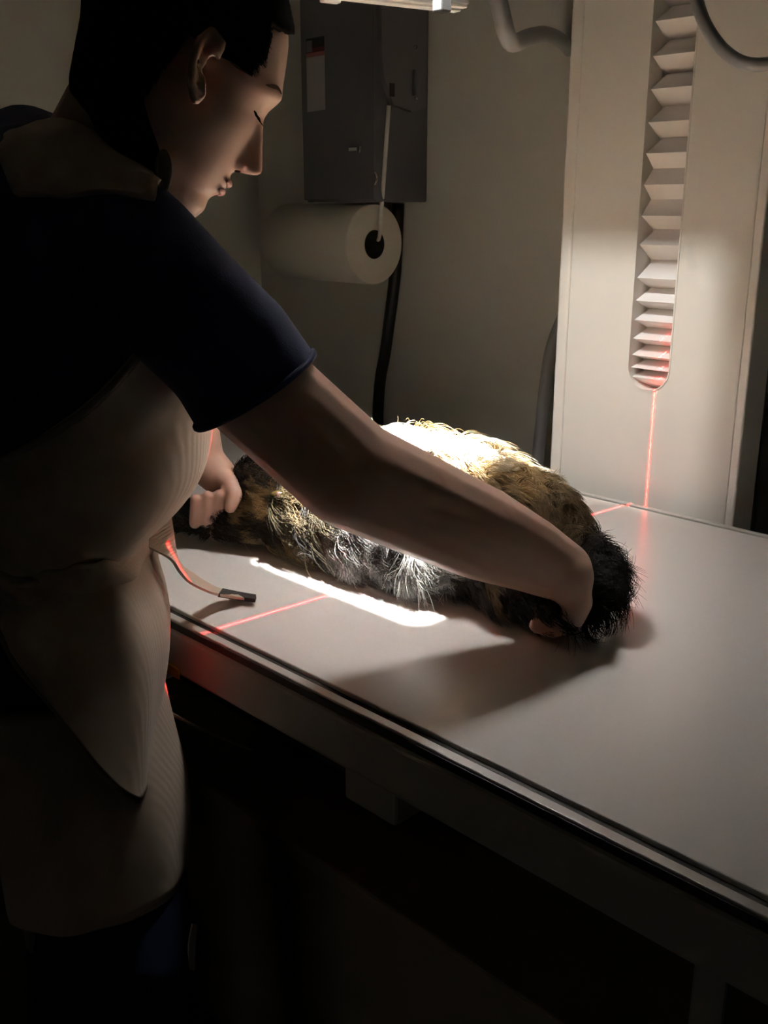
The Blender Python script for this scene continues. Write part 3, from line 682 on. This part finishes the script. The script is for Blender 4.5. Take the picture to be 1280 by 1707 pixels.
def clothes():
    # scrub shirt: trunk and two sleeves
    bm = bmesh.new()
    loft_bm(bm, [ring(*t) for t in TORSO[:9]])
    Sa = [at(222, 415, .935), at(300, 505, .93), at(382, 585, .94), at(428, 655, .955)]
    chain_bm(bm, Sa[:2], [.062, .063]); tube_bm(bm, Sa, [.062, .0635, .064, .066], 32)
    tube_bm(bm, [at(215, 430, 1.24), at(290, 560, 1.33)], [.068, .062], 24); capsule_bm(bm, at(150, 380, 1.24), at(215, 430, 1.24), .07, .068)
    capsule_bm(bm, at(45, 262, 1.12), at(120, 330, 1.0), .055, .07)
    capsule_bm(bm, at(120, 330, 1.0), at(222, 415, .94), .07, .062)
    sh = fuse('scrub_top', bm, .005, M['navy'], PER, 5)
    # rolled sleeve hem
    bm = bmesh.new(); ax = Sa[-1]-Sa[-2]; ax /= np.linalg.norm(ax); u = np.cross(ax, FD); u /= np.linalg.norm(u); v = np.cross(ax, u)
    pts = [Sa[-1]-ax*.004+.0655*(u*math.cos(a)+v*math.sin(a)) for a in np.linspace(0, 2*math.pi, 49)]
    tube_bm(bm, pts, .0035, 8); from_bm('sleeve_hem', bm, M['navy'], sh, True)
    # trousers
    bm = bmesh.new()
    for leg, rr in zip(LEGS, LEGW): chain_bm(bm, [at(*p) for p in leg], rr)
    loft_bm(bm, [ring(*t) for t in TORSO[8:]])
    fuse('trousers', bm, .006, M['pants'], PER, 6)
    for leg in LEGS:                                              # shoes
        a = at(*leg[-1]); a[2] = .045; bm = bmesh.new()
        chain_bm(bm, [a-TF*.03, a+TF*.06, a+TF*.15+np.array([0, 0, -.008])], [.044, .042, .035])
        sh_ = fuse('shoe', bm, .006, M['dark'], PER, 4)
        for v in sh_.data.vertices: v.co.z = max(v.co.z, .0015)
    # lead apron: bodice over the belly, belt, skirt
    bod = [(60, 420, .93), (118, 430, 1.06, .127, .20), (112, 520, 1.07, .148, .197), (105, 640, 1.08, .162, .19), (100, 740, 1.09, .156, .182), (97, 790, 1.09, .147, .178), (94, 828, 1.09, .128, .175), (91, 856, 1.09, .108, .168), (89, 872, 1.09, .094, .163)][1:]
    rows = [ring(*b, n=64, a0=-1.8, a1=(.9, 1.05, 1.5, 2.2, 2.3, 2.35, 2.4, 2.4)[i], fold=.004 if i < 5 else .012, seed=i*.12) for i, b in enumerate(bod)]
    BODR = rows
    bm = bmesh.new(); loft_bm(bm, rows, caps=False, closed=False); ap = from_bm('lead_apron', bm, M['apron'], PER, True)
    for mod, kw in (('SUBSURF', dict(levels=1, render_levels=2)), ('SOLIDIFY', dict(thickness=.005, offset=1))):
        q = ap.modifiers.new(mod.lower(), mod)
        for k, vv in kw.items(): setattr(q, k, vv)
    sk = [(88, 878, 1.09, .093, .165), (86, 900, 1.09, .097, .168), (82, 940, 1.09, .106, .172), (78, 990, 1.095, .120, .178), (76, 1040, 1.10, .126, .182), (74, 1090, 1.10, .126, .185), (72, 1150, 1.10, .120, .188), (70, 1200, 1.10, .117, .19), (68, 1244, 1.10, .116, .19)]
    rows = []
    for i, b in enumerate(sk):
        t = i/(len(sk)-1)
        rows.append(ring(*b, n=64, a0=-1.6, a1=2.3-1.55*t**1.1, fold=.034-.014*t, seed=.5+i*.18))
    for r in rows:
        for p in r:
            if p[1] > .562: p[1] = .562+.1*(p[1]-.562)             # the cloth stops at the table edge
    SKR = rows
    bm = bmesh.new(); loft_bm(bm, rows, caps=False, closed=False); skirt = from_bm('apron_skirt', bm, M['apron'], ap, True)
    for mod, kw in (('SUBSURF', dict(levels=1, render_levels=2)), ('SOLIDIFY', dict(thickness=.006, offset=1))):
        q = skirt.modifiers.new(mod.lower(), mod)
        for k, vv in kw.items(): setattr(q, k, vv)
    # rear skirt panel, its lit front edge running down the thigh
    rows = []
    for i, (px, py, fd, hd, hl) in enumerate([(85, 1080, 1.12, .11, .15), (100, 1150, 1.12, .11, .15), (118, 1220, 1.12, .11, .145), (136, 1280, 1.12, .11, .14), (146, 1350, 1.12, .106, .135), (150, 1420, 1.12, .102, .13)]):
        rows.append(ring(px, py, fd, hd, hl, n=40, a0=.30, a1=2.4, fold=.012, seed=i*.3))
    bm = bmesh.new(); loft_bm(bm, rows, caps=False, closed=False); o2 = from_bm('apron_side_panel', bm, M['apron'], ap, True)
    q = o2.modifiers.new('s', 'SUBSURF'); q.levels = 1; q.render_levels = 2; q = o2.modifiers.new('t', 'SOLIDIFY'); q.thickness = .006
    def binding(rows_, k, par):
        tube('edge_binding', [np.array(r[k]) for r in rows_], .0038, M['binding'], par, 8, 4)
    binding(BODR, -1, ap); binding(SKR, -1, ap)
    tube('edge_binding', [np.array(q) for q in SKR[-1]], .0038, M['binding'], ap, 8, 2)
    # belt gathered round the waist
    bm = bmesh.new()
    R = []
    for dy, hd, hl in ((858, .100, .168), (868, .099, .169), (880, .0985, .17), (892, .100, .171), (902, .103, .172)):
        R.append(ring(88, dy, 1.09, hd+.003, hl+.004, n=110, fold=.032, seed=dy*.05))
    loft_bm(bm, R, caps=False); bl = from_bm('apron_belt', bm, M['apron'], ap, True); q = bl.modifiers.new('t', 'SOLIDIFY'); q.thickness = .004
    # loose belt tail that lies over the table edge
    Lf = [at(208, 880, 1.03), at(219, 895, 1.04), at(251, 914, 1.045), at(284, 932, 1.06), at(299, 953, 1.075), at(316, 971, 1.10), at(341, 984, 1.14), at(366, 992, 1.178), at(422, 1001, 1.235)]
    Rg = [at(279, 835, 1.065), at(284, 856, 1.07), at(288, 886, 1.08), at(293, 922, 1.095), at(302, 942, 1.112), at(322, 957, 1.142), at(345, 972, 1.178), at(372, 984, 1.215), at(424, 994, 1.268)]
    def lie(pts, z):                                              # nothing goes below the table top
        out = []
        for p in pts:
            if p[2] < z and p[1] > .56: p = EYE+(p-EYE)*((z-EYE[2])/(p[2]-EYE[2]))
            out.append(p)
        return out
    Lf = lie(Lf, .8535); Rg = lie(Rg, .8535)
    st = ribbon('belt_tail', Lf, Rg, .003, M['apron'], ap)
    rib = ribbon('hook_tab', lie([at(364, 992, 1.176), at(394, 997, 1.206), at(425, 1001.5, 1.238)], .8585), lie([at(370, 983.5, 1.213), at(398, 989, 1.243), at(427, 994, 1.271)], .8585), .0048, M['strapend'], ap, 3)
    # shoulder piece of the apron
    up_ = [(40, 292, 1.0), (110, 276, .99), (170, 282, .985), (222, 300, .975), (262, 322, .965)]
    lo_ = [(40, 350, .915), (100, 334, .905), (155, 330, .895), (212, 334, .885), (258, 342, .89)]
    bm = bmesh.new(); R = []
    for a, b in zip(up_, lo_):
        R.append([at(*(np.array(a)*(1-t)+np.array(b)*t))-FD*.012*math.sin(math.pi*t) for t in np.linspace(0, 1, 9)])
    loft_bm(bm, R, caps=False, closed=False); o3 = from_bm('shoulder_piece', bm, M['apron'], ap, True)
    q = o3.modifiers.new('s', 'SUBSURF'); q.levels = 2; q.render_levels = 2; q = o3.modifiers.new('w', 'SHRINKWRAP'); q.target = sh; q.wrap_mode = 'ABOVE_SURFACE'; q.offset = .006; q = o3.modifiers.new('t', 'SOLIDIFY'); q.thickness = .005
    tab = ribbon('apron_tie', [at(320, 1540, 1.050), at(314, 1575, 1.048), at(315, 1616, 1.048)], [at(328, 1541, 1.056), at(325, 1578, 1.054), at(324, 1618, 1.054)], .002, M['pale'], ap, 3)
    # thyroid collar with its hook-and-loop tab
    bm = bmesh.new(); c0 = at(196, 205, 1.0); c1 = at(222, 262, .995); R = []
    axn = (at(250, 330, 1.0)-at(190, 190, 1.0)); axn /= np.linalg.norm(axn); u = np.cross(axn, FD); u /= np.linalg.norm(u); v = np.cross(axn, u)
    for t, r in ((0, .042), (.12, .048), (.3, .050), (.6, .050), (.9, .047), (1.0, .042)):
        c = at(228+4*t, 195+78*t, 1.0)
        R.append([c+r*(u*math.cos(a)+v*1.15*math.sin(a)) for a in np.linspace(0, 2*math.pi, 40, endpoint=False)])
    loft_bm(bm, R); tc = from_bm('thyroid_collar', bm, M['collar'], PER, True)
    bm = bmesh.new(); cc = at(272, 286, .93)
    ell_bm(bm, cc, (RT, UP, FD), (.0085, .021, .003), 3); tb_ = from_bm('collar_tab', bm, M['velcro'], tc, True); tb_['label'] = 'grey hook-and-loop tab'
    tube('tab_edge', [at(262, 262, .928), at(261, 285, .927), at(266, 315, .928)], .0012, M['pale'], tc, 6, 4)
clothes()

def head_parts():
    # hair: a shell over the skull, swept back over the ear to the nape
    bm = bmesh.new()
    nu, nvv = 110, 150
    def keep(F_, U_, L_):
        al = abs(L_)/127
        if F_ > 60:
            if U_ > 72-14*al: return True
            return al > .42 and U_ > -26 and F_ < np.interp(U_, [-26, 8, 45, 98], [138, 142, 128, 98])
        return not (F_ > 12 and U_ < -30+.3*(F_-12)) and U_ > -170
    P = {}; V = {}
    for i in range(nu+1):
        u = 142-320*i/nu
        for j in range(nvv):
            P[i, j] = head_surf(u, 2*math.pi*j/nvv, False, 7+.5*math.sin(.8*u+12*math.sin(2*math.pi*j/nvv))+.5*math.sin(1.3*u+31*math.sin(2*math.pi*j/nvv)))
            V[i, j] = bm.verts.new(hp(*P[i, j]))
    for i in range(nu):
        for j in range(nvv):
            q = [(i, j), (i, (j+1) % nvv), (i+1, (j+1) % nvv), (i+1, j)]
            if keep(*np.mean([P[k] for k in q], axis=0)): bm.faces.new([V[k] for k in q])
    bm.faces.new([V[0, j] for j in range(nvv)])
    bmesh.ops.delete(bm, geom=[v for v in bm.verts if not v.link_faces], context='VERTS')
    h = from_bm('hair', bm, M['hair'], PER, True); q = h.modifiers.new('t', 'SOLIDIFY'); q.thickness = .006; q.offset = 0
    bm = bmesh.new()
    chain_bm(bm, [at(234, -20, .99), at(232, 50, .985), at(206, 150, .985), at(240, 200, .965)], [.056, .056, .052, .04])
    chain_bm(bm, [at(240, 120, .965), at(225, 170, .96), at(235, 250, .955), at(262, 300, .95)], [.05, .045, .03, .012])
    fuse('low_ponytail', bm, .005, M['hair'], h, 5)
    # fine hairs at the temple and forehead
    bm = bmesh.new()
    for k in range(60):
        t = random.random(); u0 = -20+75*t; f0 = np.interp(u0, [-26, 8, 45, 98], [134, 138, 124, 96])
        l0 = -(60+40*random.random()*(1-t)); a = hp(f0-14, u0+6, l0-40); b = hp(f0+6+10*random.random(), u0-4-6*random.random(), l0-28); c = hp(f0-60, u0+20, -128)
        tube_bm(bm, [c, a, b], [.0008, .0006, .0002], 4, True, 3)
    from_bm('temple_strands', bm, M['hair'], h, True)
    def patch(name, m, u_of, ls, du, off, parent):
        bm = bmesh.new(); rows = []
        for l in ls:
            t = (l-ls[0])/(ls[-1]-ls[0]); hh = du*max(.12, math.sin(math.pi*min(1, max(0, t)))**.6)
            rows.append([surf_at(u_of(l)+hh*(k/6-.5), l, off) for k in range(7)])
        loft_bm(bm, rows, caps=False, closed=False); o = from_bm(name, bm, m, parent, True)
        q = o.modifiers.new('t', 'SOLIDIFY'); q.thickness = .0012; q.offset = 0
        return o
    patch('lips', M['lips'], lambda l: -196+.10*abs(l), np.linspace(-27, 27, 15), 15, 1.0, PER)
    patch('lips', M['lips'], lambda l: -214+.10*abs(l), np.linspace(-25, 25, 15), 15, 1.0, PER)
    for s in (-1, 1):
        patch('eyebrow', M['brow'], lambda l: -24+6*math.sin((abs(l)-25)/50*3.14), np.linspace(30*s, 76*s, 14), 6.5, .4, PER)
        bm = bmesh.new(); ell_bm(bm, hp(208, -168, 11*s), HAX, (10*PX, 5*PX, 6*PX)); from_bm('nostril', bm, M['nostril'], PER, True)
        bm = bmesh.new()
        for k in range(14):
            l = (16+3*k)*s; a = surf_at(-76+.1*abs(l), l, -1); d = HFW*.8-HUP*.5+HLT*s*.25*k/13; tube_bm(bm, [a, a+d*.005-HUP*.001, a+d*.011], [.0007, .0006, .0002], 5)
        from_bm('eyelashes', bm, M['hair'], PER, True)
head_parts()
